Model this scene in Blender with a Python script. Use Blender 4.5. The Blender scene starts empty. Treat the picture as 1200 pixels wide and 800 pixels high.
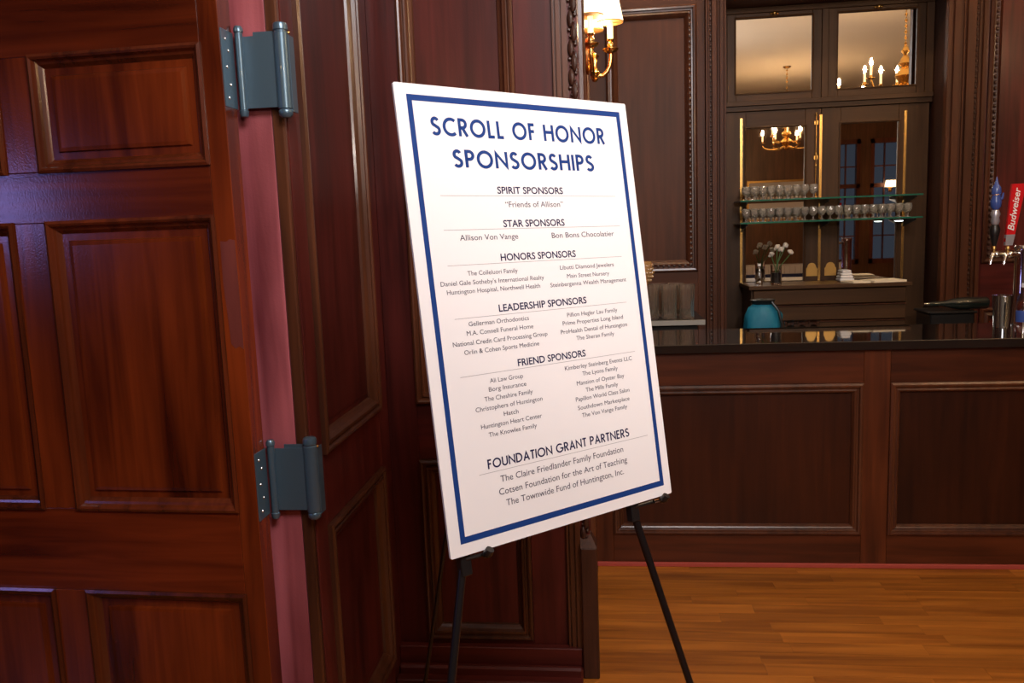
import bpy, bmesh, math, random
from mathutils import Vector, Matrix
random.seed(7)
S = bpy.context.scene
COL = S.collection

# ------------------------------------------------------------------ camera
def cam_axes(yaw, pitch, roll):
    f = Vector((-math.sin(yaw), math.cos(yaw), 0)); r = Vector((math.cos(yaw), math.sin(yaw), 0)); u = Vector((0, 0, 1))
    f2 = f*math.cos(pitch)+u*math.sin(pitch); u2 = u*math.cos(pitch)-f*math.sin(pitch)
    return r*math.cos(roll)+u2*math.sin(roll), u2*math.cos(roll)-r*math.sin(roll), f2
cr, cu, cf = cam_axes(.11156, -.13395, -.03698)
cd = bpy.data.cameras.new('camera'); cam = bpy.data.objects.new('camera', cd); COL.objects.link(cam)
M = Matrix((cr, cu, -cf)).transposed().to_4x4(); M.translation = (0, 0, 1.6); cam.matrix_world = M
cd.sensor_width = 36; cd.lens = 957.4/1200*36; cd.clip_start = .05
S.camera = cam

# ------------------------------------------------------------------ world, lights, exposure
w = bpy.data.worlds.new('dusk'); S.world = w; w.use_nodes = True
w.node_tree.nodes['Background'].inputs[0].default_value = (.22, .28, .42, 1)
w.node_tree.nodes['Background'].inputs[1].default_value = .22
S.view_settings.view_transform = 'Standard'; S.view_settings.look = 'None'
S.view_settings.exposure = -.68; S.view_settings.gamma = 1; S.view_settings.use_curve_mapping = False

def area(name, loc, target, size, power, color, size_y=None, spread=180):
    l = bpy.data.lights.new(name, 'AREA'); l.energy = power; l.color = color; l.size = size
    if size_y: l.shape = 'RECTANGLE'; l.size_y = size_y
    l.spread = math.radians(spread)
    o = bpy.data.objects.new(name, l); COL.objects.link(o); o.location = loc
    o.rotation_euler = (Vector(target)-Vector(loc)).to_track_quat('-Z', 'Y').to_euler(); return o
def point(name, loc, power, color, r=.05):
    l = bpy.data.lights.new(name, 'POINT'); l.energy = power; l.color = color; l.shadow_soft_size = r
    o = bpy.data.objects.new(name, l); COL.objects.link(o); o.location = loc; return o
WARM = (1, .62, .3)
# flash bounced off the ceiling behind the photographer
area('bounced_flash', (.85, -.1, 3.8), (.1, 2.2, 2.25), 1.6, 108, (1, .97, 1.0), spread=112)
# the flash head itself, pointed up at the ceiling
area('flash_head', (.55, .1, 2.15), (1.9, 1.9, 3.9), .15, 70, (1, .88, .78))
# dusk light through the window of the left wall
area('left_window_light', (-4.40, -1.22, 1.90), (0, .3, 1.7), .45, 12, (.36, .33, 1), .45)

# ------------------------------------------------------------------ materials
def new_mat(name):
    m = bpy.data.materials.new(name); m.use_nodes = True
    return m, m.node_tree.nodes, m.node_tree.links, m.node_tree.nodes['Principled BSDF']
def plain(name, col, rough=.5, metal=0, **k):
    m, n, l, p = new_mat(name)
    tc = n.new('ShaderNodeTexCoord'); nz = n.new('ShaderNodeTexNoise'); nz.inputs['Scale'].default_value = 60
    l.new(tc.outputs['Object'], nz.inputs['Vector'])
    mr = n.new('ShaderNodeMapRange'); mr.inputs['To Min'].default_value = rough*.85; mr.inputs['To Max'].default_value = rough*1.15
    l.new(nz.outputs['Fac'], mr.inputs['Value']); l.new(mr.outputs[0], p.inputs['Roughness'])
    p.inputs['Base Color'].default_value = (*col, 1); p.inputs['Metallic'].default_value = metal
    for a, b in k.items(): p.inputs[a.replace('_', ' ')].default_value = b
    return m
def wood(name, dark, light, grain='Z', rough=.3, coat=.25, bump=.04, blotch=.5, vary=.25, scale=1.0, spec=.5):
    m, n, l, p = new_mat(name)
    tc = n.new('ShaderNodeTexCoord'); mp = n.new('ShaderNodeMapping')
    s = {'Z': (28, 28, 1.6), 'X': (1.6, 28, 28), 'Y': (28, 1.6, 28)}[grain]
    mp.inputs['Scale'].default_value = [v*scale for v in s]
    oi = n.new('ShaderNodeObjectInfo'); cmb = n.new('ShaderNodeCombineXYZ')
    mu = n.new('ShaderNodeMath'); mu.operation = 'MULTIPLY'; mu.inputs[1].default_value = 37
    l.new(oi.outputs['Random'], mu.inputs[0])
    for i in range(3): l.new(mu.outputs[0], cmb.inputs[i])
    l.new(cmb.outputs[0], mp.inputs['Location'])
    l.new(tc.outputs['Object'], mp.inputs['Vector'])
    n1 = n.new('ShaderNodeTexNoise'); n1.inputs['Scale'].default_value = 1; n1.inputs['Detail'].default_value = 6; n1.inputs['Distortion'].default_value = .6
    l.new(mp.outputs[0], n1.inputs['Vector'])
    n2 = n.new('ShaderNodeTexNoise'); n2.inputs['Scale'].default_value = 3.5; n2.inputs['Detail'].default_value = 3
    mp2 = n.new('ShaderNodeMapping'); mp2.inputs['Scale'].default_value = [1 if v > 5 else .35 for v in s]
    l.new(cmb.outputs[0], mp2.inputs['Location'])
    l.new(tc.outputs['Object'], mp2.inputs['Vector']); l.new(mp2.outputs[0], n2.inputs['Vector'])
    mx = n.new('ShaderNodeMix'); mx.data_type = 'FLOAT'; mx.inputs[0].default_value = blotch
    l.new(n1.outputs['Fac'], mx.inputs[2]); l.new(n2.outputs['Fac'], mx.inputs[3])
    r = n.new('ShaderNodeValToRGB'); r.color_ramp.elements[0].position = .36; r.color_ramp.elements[1].position = .66
    r.color_ramp.elements[0].color = (*dark, 1); r.color_ramp.elements[1].color = (*light, 1)
    l.new(mx.outputs[0], r.inputs[0])
    hs = n.new('ShaderNodeHueSaturation'); mr = n.new('ShaderNodeMapRange')
    mr.inputs['To Min'].default_value = 1-vary; mr.inputs['To Max'].default_value = 1+vary
    l.new(oi.outputs['Random'], mr.inputs['Value']); l.new(mr.outputs[0], hs.inputs['Value'])
    l.new(r.outputs[0], hs.inputs['Color']); l.new(hs.outputs[0], p.inputs['Base Color'])
    p.inputs['Roughness'].default_value = rough; p.inputs['Coat Weight'].default_value = coat; p.inputs['Coat Roughness'].default_value = .12
    p.inputs['Specular IOR Level'].default_value = spec
    n3 = n.new('ShaderNodeTexNoise'); n3.inputs['Scale'].default_value = 220; n3.inputs['Detail'].default_value = 2
    l.new(tc.outputs['Object'], n3.inputs['Vector'])
    ad = n.new('ShaderNodeMath'); ad.operation = 'ADD'; l.new(n1.outputs['Fac'], ad.inputs[0]); l.new(n3.outputs['Fac'], ad.inputs[1])
    bp = n.new('ShaderNodeBump'); bp.inputs['Strength'].default_value = bump*4; bp.inputs['Distance'].default_value = .002
    l.new(ad.outputs[0], bp.inputs['Height']); l.new(bp.outputs[0], p.inputs['Normal']); l.new(bp.outputs[0], p.inputs['Coat Normal'])
    return m
def emit(name, col, strength, sample=False):
    m, n, l, p = new_mat(name)
    p.inputs['Base Color'].default_value = (*col, 1); p.inputs['Emission Color'].default_value = (*col, 1); p.inputs['Emission Strength'].default_value = strength
    if not sample: m.cycles.emission_sampling = 'NONE'
    return m
def glass(name, col=(1, 1, 1), rough=0, ior=1.5):
    m, n, l, p = new_mat(name)
    p.inputs['Base Color'].default_value = (*col, 1); p.inputs['Transmission Weight'].default_value = 1
    p.inputs['Roughness'].default_value = rough; p.inputs['IOR'].default_value = ior
    return m
DOOR_V = wood('door_mahogany_vertical', (.038, .0046, .0012), (.220, .0350, .0065), 'Z', .20, .3, .025, .6, .12)
DOOR_H = wood('door_mahogany_horizontal', (.048, .0060, .0015), (.170, .0250, .0052), 'X', .20, .3, .025)
DOOR_M = wood('door_moulding_wood', (.040, .0070, .0022), (.150, .0270, .0070), 'Z', .24, .4, .02)
JAMB = wood('raw_red_mahogany', (.15, .026, .032), (.66, .170, .195), 'Z', .42, .1, .05, .6, .1, .6)
WALL_V = wood('panel_mahogany_vertical', (.038, .0062, .0050), (.125, .0200, .0150), 'Z', .36, .1, .03, .5, .15, 1, .3)
WALL_H = wood('panel_mahogany_horizontal', (.038, .0062, .0050), (.115, .0180, .0135), 'X', .36, .1, .03, .5, .15, 1, .3)
WALL_M = wood('panel_moulding_wood', (.035, .011, .006), (.11, .034, .014), 'Z', .30, .2, .02)
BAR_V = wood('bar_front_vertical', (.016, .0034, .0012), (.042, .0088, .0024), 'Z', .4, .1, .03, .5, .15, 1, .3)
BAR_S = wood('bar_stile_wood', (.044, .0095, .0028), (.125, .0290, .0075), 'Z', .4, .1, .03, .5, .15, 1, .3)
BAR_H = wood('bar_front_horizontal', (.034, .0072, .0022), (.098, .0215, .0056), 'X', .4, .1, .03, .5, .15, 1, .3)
NICHE_V = wood('niche_door_wood', (.040, .0185, .0075), (.080, .0370, .0150), 'Z', .45, .0, .02, .5, .1, 1, .2)
NICHE_H = wood('niche_door_wood_horizontal', (.040, .0185, .0075), (.080, .0370, .0150), 'X', .45, .0, .02, .5, .1, 1, .2)
BACK_V = wood('back_bar_wood', (.046, .0150, .0062), (.090, .0280, .0115), 'Z', .45, .0, .02, .5, .1, 1, .2)
BACK_H = wood('back_bar_wood_horizontal', (.046, .0150, .0062), (.090, .0280, .0115), 'X', .45, .0, .02, .5, .1, 1, .2)
FLOOR = wood('oak_floor_boards', (.21, .060, .006), (.45, .150, .018), 'X', .42, .05, .03, .35, .13, 1, .3)
FLOOR_B = wood('floor_base', (.15, .05, .014), (.28, .10, .028), 'X', .4, .2, .03)
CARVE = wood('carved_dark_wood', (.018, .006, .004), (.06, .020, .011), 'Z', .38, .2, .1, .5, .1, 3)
BRASS = plain('polished_brass', (.83, .52, .17), .24, 1)
BRASS_D = plain('aged_brass', (.62, .38, .12), .35, 1)
STEEL = plain('painted_grey_steel', (.10, .165, .22), .3, .55, Coat_Weight=.3)
SCREW = plain('bright_screw', (.85, .85, .82), .22, 1)
CHROME = plain('chrome', (.8, .8, .8), .08, 1)
BLACK_M = plain('black_easel_metal', (.012, .010, .011), .32, .3)
BLACK_P = plain('black_plastic', (.010, .009, .009), .35)
GRANITE = plain('black_granite', (.012, .010, .009), .05, 0, Coat_Weight=1.0, Specular_IOR_Level=.8)
BOARD = plain('white_foam_board', (.86, .83, .84), .55)
EDGE = plain('foam_board_edge', (.80, .78, .88), .6)
BLUE = plain('navy_blue_print', (.008, .042, .20), .6, 0, Specular_IOR_Level=.2)
INK = plain('dark_navy_ink', (.014, .014, .065), .6, 0, Specular_IOR_Level=.2)
INK_T = plain('grey_purple_ink', (.022, .018, .055), .5)
RULE = plain('pale_grey_rule', (.30, .28, .31), .6)
MIRROR = plain('silvered_mirror', (.86, .80, .72), .012, 1)
CEIL = plain('cream_ceiling_plaster', (.78, .72, .62), .85)
PLASTER = plain('rear_wall_cream_plaster', (.55, .42, .28), .8)
CANDLE = emit('lit_candle_sleeve', (1, .74, .40), 2.6)
BULB = emit('glowing_bulb', (1, .80, .50), 60); BULB_C = emit('chandelier_bulb', (1, .66, .36), 480, True)
SHADE_M = emit('lit_fabric_shade', (1, .78, .50), 5.5)
SHADE_T = plain('shade_trim', (.75, .42, .15), .6)
GLASS = glass('clear_glass'); GLASS_G = glass('greenish_shelf_glass', (.80, .97, .90)); GLASS_S = plain('bar_glassware', (.92, .88, .82), .015, 0, Transmission_Weight=.88, IOR=1.5); GLASS_T = plain('fluted_bar_glass', (.95, .88, .78), .01, 0, Transmission_Weight=.955, IOR=1.5)
GLASS_A = plain('amber_cut_glass', (.80, .50, .20), .12, 0, Transmission_Weight=.6, IOR=1.5)
EDGE_G = plain('green_glass_edge', (.02, .13, .085), .15)
TEAL = plain('teal_nylon', (.005, .16, .26), .6)
WHITE_C = plain('white_cloth', (.75, .74, .74), .8)
NAVY_C = plain('navy_cloth', (.02, .03, .12), .8)
PAPER = plain('cream_paper', (.85, .72, .52), .7)
RED = plain('red_enamel', (.55, .012, .016), .2, 0, Coat_Weight=.6)
RUNNER = plain('faded_red_strip', (.38, .055, .035), .6)
BLUE_E = plain('blue_enamel', (.045, .085, .30), .25, 0, Coat_Weight=.5)
SILVER = plain('grey_silver_paint', (.45, .45, .50), .3, .6)
STONE = plain('pale_grey_laminate_edge', (.30, .29, .26), .5)
LEAF = plain('leaf_green', (.03, .10, .02), .5)
PETAL = plain('white_petal', (.50, .45, .40), .6)
FRAME_R = wood('red_window_frame', (.10, .030, .016), (.20, .06, .03), 'Z', .4, .1)

# ------------------------------------------------------------------ mesh helpers
class MB:
    def __init__(s): s.v = []; s.f = []; s.sm = []
    def add(s, vs, fs, smooth=False):
        b = len(s.v); s.v += [tuple(v) for v in vs]; s.f += [tuple(b+i for i in f) for f in fs]; s.sm += [smooth]*len(fs); return s
    def box(s, x0, x1, y0, y1, z0, z1, T=None, bev=0):
        if bev:
            bm = bmesh.new(); bmesh.ops.create_cube(bm, size=1)
            for v in bm.verts: v.co = Vector(((x0+x1)/2+v.co.x*(x1-x0), (y0+y1)/2+v.co.y*(y1-y0), (z0+z1)/2+v.co.z*(z1-z0)))
            bmesh.ops.bevel(bm, geom=bm.edges[:], offset=bev, segments=1, affect='EDGES')
            bm.verts.index_update(); vs = [T(*v.co) if T else v.co.copy() for v in bm.verts]; fs = [[v.index for v in f.verts] for f in bm.faces]
            bm.free(); return s.add(vs, fs)
        vs = [(x, y, z) for x in (x0, x1) for y in (y0, y1) for z in (z0, z1)]
        if T: vs = [T(*v) for v in vs]
        return s.add(vs, [(0, 1, 3, 2), (4, 6, 7, 5), (0, 4, 5, 1), (2, 3, 7, 6), (0, 2, 6, 4), (1, 5, 7, 3)])
    def lathe(s, prof, c=(0, 0, 0), n=20, axis='Z', smooth=True, sx=1, sy=1):
        vs = []
        for r, h in prof:
            for i in range(n):
                a = 2*math.pi*i/n; p = (r*math.cos(a)*sx, r*math.sin(a)*sy, h)
                if axis == 'X': p = (p[2], p[0], p[1])
                if axis == 'Y': p = (p[0], p[2], p[1])
                vs.append((c[0]+p[0], c[1]+p[1], c[2]+p[2]))
        fs = [(j*n+i, j*n+(i+1) % n, (j+1)*n+(i+1) % n, (j+1)*n+i) for j in range(len(prof)-1) for i in range(n)]
        if prof[0][0] > 1e-6: fs.append(tuple(range(n-1, -1, -1)))
        if prof[-1][0] > 1e-6: fs.append(tuple((len(prof)-1)*n+i for i in range(n)))
        return s.add(vs, fs, smooth)
    def tube(s, pts, r, n=10, smooth=True):
        pts = [Vector(p) for p in pts]; rr = r if isinstance(r, (list, tuple)) else [r]*len(pts)
        vs = []; up = None
        for i, p in enumerate(pts):
            t = (pts[min(i+1, len(pts)-1)]-pts[max(i-1, 0)]).normalized()
            if up is None: up = Vector((0, 0, 1)) if abs(t.z) < .9 else Vector((1, 0, 0))
            a = (up-t*up.dot(t)).normalized(); b = t.cross(a); up = a
            for k in range(n):
                th = 2*math.pi*k/n; vs.append(p+(a*math.cos(th)+b*math.sin(th))*rr[i])
        fs = [(j*n+k, j*n+(k+1) % n, (j+1)*n+(k+1) % n, (j+1)*n+k) for j in range(len(pts)-1) for k in range(n)]
        fs += [tuple(range(n-1, -1, -1)), tuple((len(pts)-1)*n+k for k in range(n))]
        return s.add(vs, fs, smooth)
    def sphere(s, c, r, n=10, sz=1):
        m = n//2+2
        return s.lathe([(max(r*math.sin(math.pi*i/m), 0), -r*sz*math.cos(math.pi*i/m)) for i in range(m+1)], c, n)
    def build(s, name, mat, parent=None, loc=(0, 0, 0), **props):
        me = bpy.data.meshes.new(name)
        o3 = Vector(loc)
        if parent is not None:
            o3 = Vector(parent.get('_w', (0, 0, 0)))
        me.from_pydata([tuple(Vector(v)-o3) for v in s.v], [], s.f)
        bm = bmesh.new(); bm.from_mesh(me); bmesh.ops.remove_doubles(bm, verts=bm.verts, dist=1e-6); bmesh.ops.recalc_face_normals(bm, faces=bm.faces); 
        bm.to_mesh(me); bm.free()
        if any(s.sm):
            me.polygons.foreach_set('use_smooth', [True]*len(me.polygons))
            try: me.set_sharp_from_angle(angle=math.radians(42))
            except Exception: pass
        me.materials.append(mat); me.update()
        o = bpy.data.objects.new(name, me); COL.objects.link(o)
        if parent is not None: o.parent = parent; o['_w'] = tuple(o3)
        else: o.location = loc; o['_w'] = tuple(loc)
        for k, v in props.items(): o[k] = v
        return o
def tag(o, label, cat, group=None, kind=None):
    o['label'] = label; o['category'] = cat
    if group: o['group'] = group
    if kind: o['kind'] = kind
    return o
def thing(name, label, cat, loc, group=None, kind=None):
    o = bpy.data.objects.new(name, None); COL.objects.link(o); o.location = loc; o['_w'] = tuple(loc); o.empty_display_size = .05
    return tag(o, label, cat, group, kind)
def dup(root, loc, label=None):
    r = root.copy(); COL.objects.link(r); r.location = loc
    if label: r['label'] = label
    for ch in list(root.children):
        c = ch.copy(); COL.objects.link(c); c.parent = r
        for g in list(ch.children):
            d = g.copy(); COL.objects.link(d); d.parent = c
    return r
# planes: T(a, b, d) maps wall coordinates (along, up, proud of the face) to the world
def plane(o, a, n):
    o = Vector(o); a = Vector(a).normalized(); n = Vector(n).normalized()
    return lambda x, z, d: o+a*x+Vector((0, 0, 1))*z+n*d
def pbox(T, a0, a1, b0, b1, d0, d1, bev=0):
    return MB().box(a0, a1, b0, b1, d0, d1, T=lambda x, y, z: T(x, y, z), bev=bev)
def ring(T, a0, a1, b0, b1, prof):
    """mitred moulding: prof = [(inset, depth)...] followed round the rectangle"""
    m = MB(); vs = []
    for i, d in prof:
        for (x, z) in ((a0+i, b0+i), (a1-i, b0+i), (a1-i, b1-i), (a0+i, b1-i)): vs.append(T(x, z, d))
    fs = [(j*4+k, j*4+(k+1) % 4, (j+1)*4+(k+1) % 4, (j+1)*4+k) for j in range(len(prof)-1) for k in range(4)]
    return m.add(vs, fs)
# mouldings (outer lip standing proud, stepping down to the sunk panel)
P_DOOR = [(-.004, -.004), (-.003, .006), (.004, .009), (.009, .006), (.012, .000), (.014, -.003), (.020, -.005), (.026, -.012), (.030, -.016), (.030, -.024)]
P_WALL = [(0, -.004), (.001, .012), (.008, .017), (.014, .015), (.019, .006), (.023, .006), (.027, .012), (.034, .011), (.040, .0), (.044, -.004), (.052, -.010), (.056, -.02)]
P_BAR = [(0, -.004), (.001, .010), (.010, .016), (.018, .014), (.022, .004), (.028, .002), (.034, .006), (.040, .003), (.048, -.010), (.048, -.02)]
def panel(T, a0, a1, b0, b1, parent, prof, mm, pm, sunk=-.016, field=.045, rise=.008, back=-.03):
    """a moulding ring plus one sunk board with a raised and fielded centre"""
    ring(T, a0, a1, b0, b1, prof).build('moulding', mm, parent)
    i = prof[-1][0]-.003
    m = MB(); vs = []; lv = [(i, back), (i, sunk), (field, sunk), (field+.003, sunk+rise*.8), (field+.012, sunk+rise)]
    for q, d in lv:
        for (x, z) in ((a0+q, b0+q), (a1-q, b0+q), (a1-q, b1-q), (a0+q, b1-q)): vs.append(T(x, z, d))
    fs = [(j*4+k, j*4+(k+1) % 4, (j+1)*4+(k+1) % 4, (j+1)*4+k) for j in range(len(lv)-1) for k in range(4)]
    fs += [(16, 17, 18, 19), (3, 2, 1, 0)]
    m.add(vs, fs).build('panel', pm, parent)
def panelled(T, parent, A, B, cols, rows, mv, mh, mm, prof, thick=.03, pm=None, **k):
    """stiles, rails, mouldings and panels filling A x B round a grid of openings"""
    a0, a1 = A; b0, b1 = B
    edges = [a0]+[e for c in cols for e in c]+[a1]
    for i in range(0, len(edges), 2):
        if edges[i+1]-edges[i] > .004: pbox(T, edges[i], edges[i+1], b0, b1, -thick, 0, .0012).build('stile', mv, parent)
    for c in cols:
        ed = [b0]+[e for r in rows for e in r]+[b1]
        for i in range(0, len(ed), 2):
            if ed[i+1]-ed[i] > .004: pbox(T, c[0]+.0005, c[1]-.0005, ed[i], ed[i+1], -thick, -.0006, .0012).build('rail', mh, parent)
        for r in rows: panel(T, c[0], c[1], r[0], r[1], parent, prof, mm, pm or mv, back=-thick, **k)

# ================================================================== STRUCTURE
ZC = 3.9
def struct(name, mb, mat, label, cat): return tag(mb.build(name, mat), label, cat, kind='structure')
fl = struct('floor', MB().box(-4.5, 7, -6, 5.7, -.08, -.004), FLOOR_B, 'brown wooden floor under the laid strip boards', 'floor')
struct('ceiling', MB().box(-4.5, 7, -6, 5.7, ZC, ZC+.1), CEIL, 'cream plaster ceiling over bar and hall, seen in the transom mirrors', 'ceiling')
# strip boards
rows = 34
y = 3.752
for r in range(rows):
    y1 = y; y0 = y-.079; y = y0
    x = (-.045 if y0 > 2.8 else -.765); x -= 0; end = 3.6; first = True
    if y1 < 2.0: x = -1.9
    while x < end:
        L = random.uniform(.35, 1.25) if not first else random.uniform(.2, .9)
        first = False; xe = min(x+L, end)
        MB().box(x, xe-.0008, y0+.0008, y1, -.004, 0).build('board', FLOOR, fl); x = xe
# floor boards behind the bar are plain base

# door leaf on the left, opened towards the photographer's left
dy = -.0406
ux = Vector((math.cos(dy), math.sin(dy), 0)); un = Vector((math.sin(dy), -math.cos(dy), 0))
O = Vector((-.872, 1.898, 0))
TD = lambda a, b, d: O+ux*a+Vector((0, 0, 1))*b+un*d
door = thing('door_1', 'large reddish mahogany panelled swing door leaf standing open at the left', 'door', tuple(O), kind='structure')
W2 = -1.15; TH = .062
cols = [(-1.082, -.592), (-.497, -.051)]
R3 = [(.20, .702), (.925, 1.663), (1.786, 2.062), ]
edges = [W2, cols[0][0], cols[0][1], cols[1][0], cols[1][1], -.0]
for i in (0, 4): pbox(TD, edges[i], edges[i+1], .01, 2.42, -TH, 0, .0015).build('stile', DOOR_V, door)
for (b0, b1) in ((.01, .20), (.702, .925), (1.663, 1.786), (2.062, 2.42)):
    pbox(TD, edges[1]+.0006, edges[4]-.0006, b0, b1, -TH, -.0005, .0012).build('rail', DOOR_H, door)
for (b0, b1) in R3: pbox(TD, edges[2], edges[3], b0+.0006, b1-.0006, -TH, -.0004, .0012).build('mullion', DOOR_V, door)
for c in cols:
    for r in R3:
        panel(TD, c[0], c[1], r[0], r[1], door, P_DOOR, DOOR_M, DOOR_V, sunk=-.015, field=.046, rise=.007, back=-.04)
m = MB(); pp = [(-.040, 1.602), (-.024, 1.600), (-.016, 1.606), (-.002, 1.603), (-.0015, 1.44), (-.0015, 1.338), (-.012, 1.346), (-.022, 1.340), (-.033, 1.352), (-.036, 1.42), (-.041, 1.50)]
L = len(pp); m.add([TD(a, b, d) for d in (.0001, .0005) for a, b in pp], [tuple(range(L-1, -1, -1)), tuple(range(L, 2*L))]+[(q, (q+1) % L, L+(q+1) % L, L+q) for q in range(L)])
m.build('worn_patch', wood('worn_bare_wood', (.12, .022, .014), (.22, .048, .030), 'Z', .4, .1, .04, .5, .1), door, label='paler bare patch on the door stile edge')
# hinges
def hinge(z0, z1, lab):
    h = MB().box(-.8725, -.869, 1.902, 1.966, z0+.012, z1-.016, bev=.0008)
    root = h.build('spring_hinge', STEEL, door); root['label'] = lab
    h2 = z1-z0
    MB().lathe([(0, z0-.004), (.009, z0-.004), (.011, z0+.003), (.0115, z0+.010), (.0095, z0+.012), (.0095, z1-.014), (.0115, z1-.012), (.0115, z1-.004), (.008, z1+.002), (0, z1+.002)], (-.8585, 1.975, 0), 16).build('small_barrel', STEEL, root)
    MB().box(-.856, -.762, 1.979, 1.983, z0+.016, z1-.022).box(-.826, -.762, 1.983, 1.986, z0+.016, z1-.012).build('connecting_plate', STEEL, root)
    MB().lathe([(0, z0-.010), (.010, z0-.010), (.0165, z0-.004), (.0175, z0+.006), (.0150, z0+.010), (.0178, z0+.012), (.0178, z1-.018), (.0155, z1-.016), (.0155, z1-.013), (.0180, z1-.011), (.0180, z1-.002), (.0165, z1+.004), (.011, z1+.007), (0, z1+.007)], (-.7565, 1.984, 0), 24).build('spring_barrel', STEEL, root)
    MB().box(-.741, -.738, 1.986, 2.018, z0+.004, z1-.022).build('jamb_flange', STEEL, root)
    MB().sphere((-.7365, 1.984, z1-.018), .0035, 8).build('tension_pin', BRASS, root)
    for k, f in enumerate((.12, .30, .52, .74, .88)):
        MB().lathe([(0, .0022), (.0032, .002), (.0045, 0), (.0045, -.001)], (-.8688, 1.922+(.013 if k % 2 else 0), z0+h2*(.06+f*.86)), 12, 'X').build('screw', SCREW, root)
hinge(1.905, 2.112, 'grey steel spring hinge near the top of the door')
hinge(.885, 1.088, 'grey steel spring hinge at the lower door rail')

# jamb, reveal and panelled walls left
wl = thing('wall_left', 'dark mahogany panelled reveal wall receding behind the door hinges', 'wall', (-.768, 2.02, 0), kind='structure')
TR = plane((-.768, 2.0, 0), (0, 1, 0), (1, 0, 0))
P_REV = P_WALL
panelled(TR, wl, (.022, .80), (0, 2.75), [(.105, .675)], [(.10, .812), (1.012, 2.62)], WALL_V, WALL_V, WALL_M, P_REV, sunk=-.018, field=.07, rise=.004)
MB().box(-.90, -.800, 2.02, 2.75, 0, 2.75).build('backing', WALL_V, wl)
MB().box(-1.05, -.802, 2.004, 2.02, 0, 2.75, bev=.002).build('jamb', JAMB, wl, label='raw reddish mahogany jamb board behind the hinges')
MB().box(-.8015, -.770, 2.001, 2.021, 0, 2.75, bev=.004).build('jamb_edge', WALL_M, wl)
MB().box(-.90, -.7685, 2.004, 2.8, 2.75, ZC).build('upper_wall', WALL_V, wl)
struct('wall_near_left', MB().box(-4.5, -1.05, 2.01, 2.16, 0, ZC).box(-1.05, -.9, 2.025, 2.16, 0, ZC), WALL_V, 'dark wood wall behind the open door leaf at left', 'wall')

wf = thing('wall_front', 'dark mahogany panelled wall end directly behind the white sign', 'wall', (-.768, 2.8, 0), kind='structure')
TF = plane((0, 2.8, 0), (1, 0, 0), (0, -1, 0))
panelled(TF, wf, (-.768, -.143), (0, 2.75), [(-.664, -.272)], [(.12, .800), (1.005, 2.62)], WALL_V, WALL_H, WALL_M, P_WALL, sunk=-.018, field=.07, rise=.0)
MB().box(-.9, -.06, 2.831, 2.90, 0, 2.75).build('backing', WALL_V, wf)
MB().box(-.9, -.06, 2.80, 2.90, 2.75, ZC).build('upper_wall', WALL_V, wf)
# casing: reeds then a carved rope moulding on the corner
m = MB()
for (a0, a1, d) in ((-.143, -.137, .018), (-.137, -.131, .008), (-.131, -.118, .022), (-.118, -.112, .012), (-.112, -.094, .026)):
    m.box(a0, a1, 2.8-d, 2.83, .50 if a0 < -.2 else 0, 2.75)
m.build('casing', WALL_M, wf)
MB().box(-.094, -.061, 2.79, 2.83, .0, 2.75).build('corner_post', WALL_V, wf)
m = MB()   # carved scrolls
z = .53; k = 0
while z < 2.74:
    sd = 1 if k % 2 else -1
    m.lathe([(0, -.030), (.007, -.022), (.0115, -.006), (.010, .010), (.005, .024), (0, .030)], (-.078+.005*sd, 2.784, z), 8)
    m.sphere((-.078-.010*sd, 2.783, z+.012), .0065, 7); m.sphere((-.078-.006*sd, 2.780, z-.010), .0045, 6)
    m.lathe([(0, -.018), (.005, -.006), (.004, .008), (0, .018)], (-.066, 2.787, z+.02), 6)
    z += .046; k += 1
m.build('carved_moulding', CARVE, wf, label='dark carved scroll moulding on the wall corner')
m = MB(); m.box(-.094, -.036, 2.748, 2.83, 0, .49, bev=.004)
m.add([(-.094, 2.748, .49), (-.036, 2.748, .49), (-.036, 2.83, .49), (-.094, 2.83, .49), (-.094, 2.79, .525), (-.056, 2.79, .525), (-.056, 2.83, .525), (-.094, 2.83, .525)], [(0, 1, 5, 4), (1, 2, 6, 5), (2, 3, 7, 6), (3, 0, 4, 7), (4, 5, 6, 7)])
m.build('plinth_block', CARVE, wf)
m = MB(); m.box(-.767, -.0945, 2.765, 2.7985, 0, .105, bev=.003).box(-.767, -.0945, 2.735, 2.7645, 0, .045, bev=.008).box(-.767, -.0945, 2.69, 2.7345, 0, .016, bev=.004)
m.build('baseboard', WALL_H, wf)

ws = thing('wall_side', 'dark mahogany return wall carrying the lit sconce', 'wall', (-.05, 2.9, 0), kind='structure')
TS = plane((-.061, 2.83, 0), (0, 1, 0), (1, 0, 0))
panelled(TS, ws, (.001, 2.44), (0, 2.9), [(.18, .56), (1.0, 2.2)], [(.16, .80), (1.10, 2.75)], WALL_V, WALL_H, WALL_M, P_WALL, sunk=-.018, field=.07, rise=.0)
MB().box(-.15, -.092, 2.91, 5.27, 0, 2.9).build('backing', WALL_V, ws)
MB().box(-.15, -.062, 2.831, 5.27, 2.9, ZC).build('upper_wall', WALL_V, ws)

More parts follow.
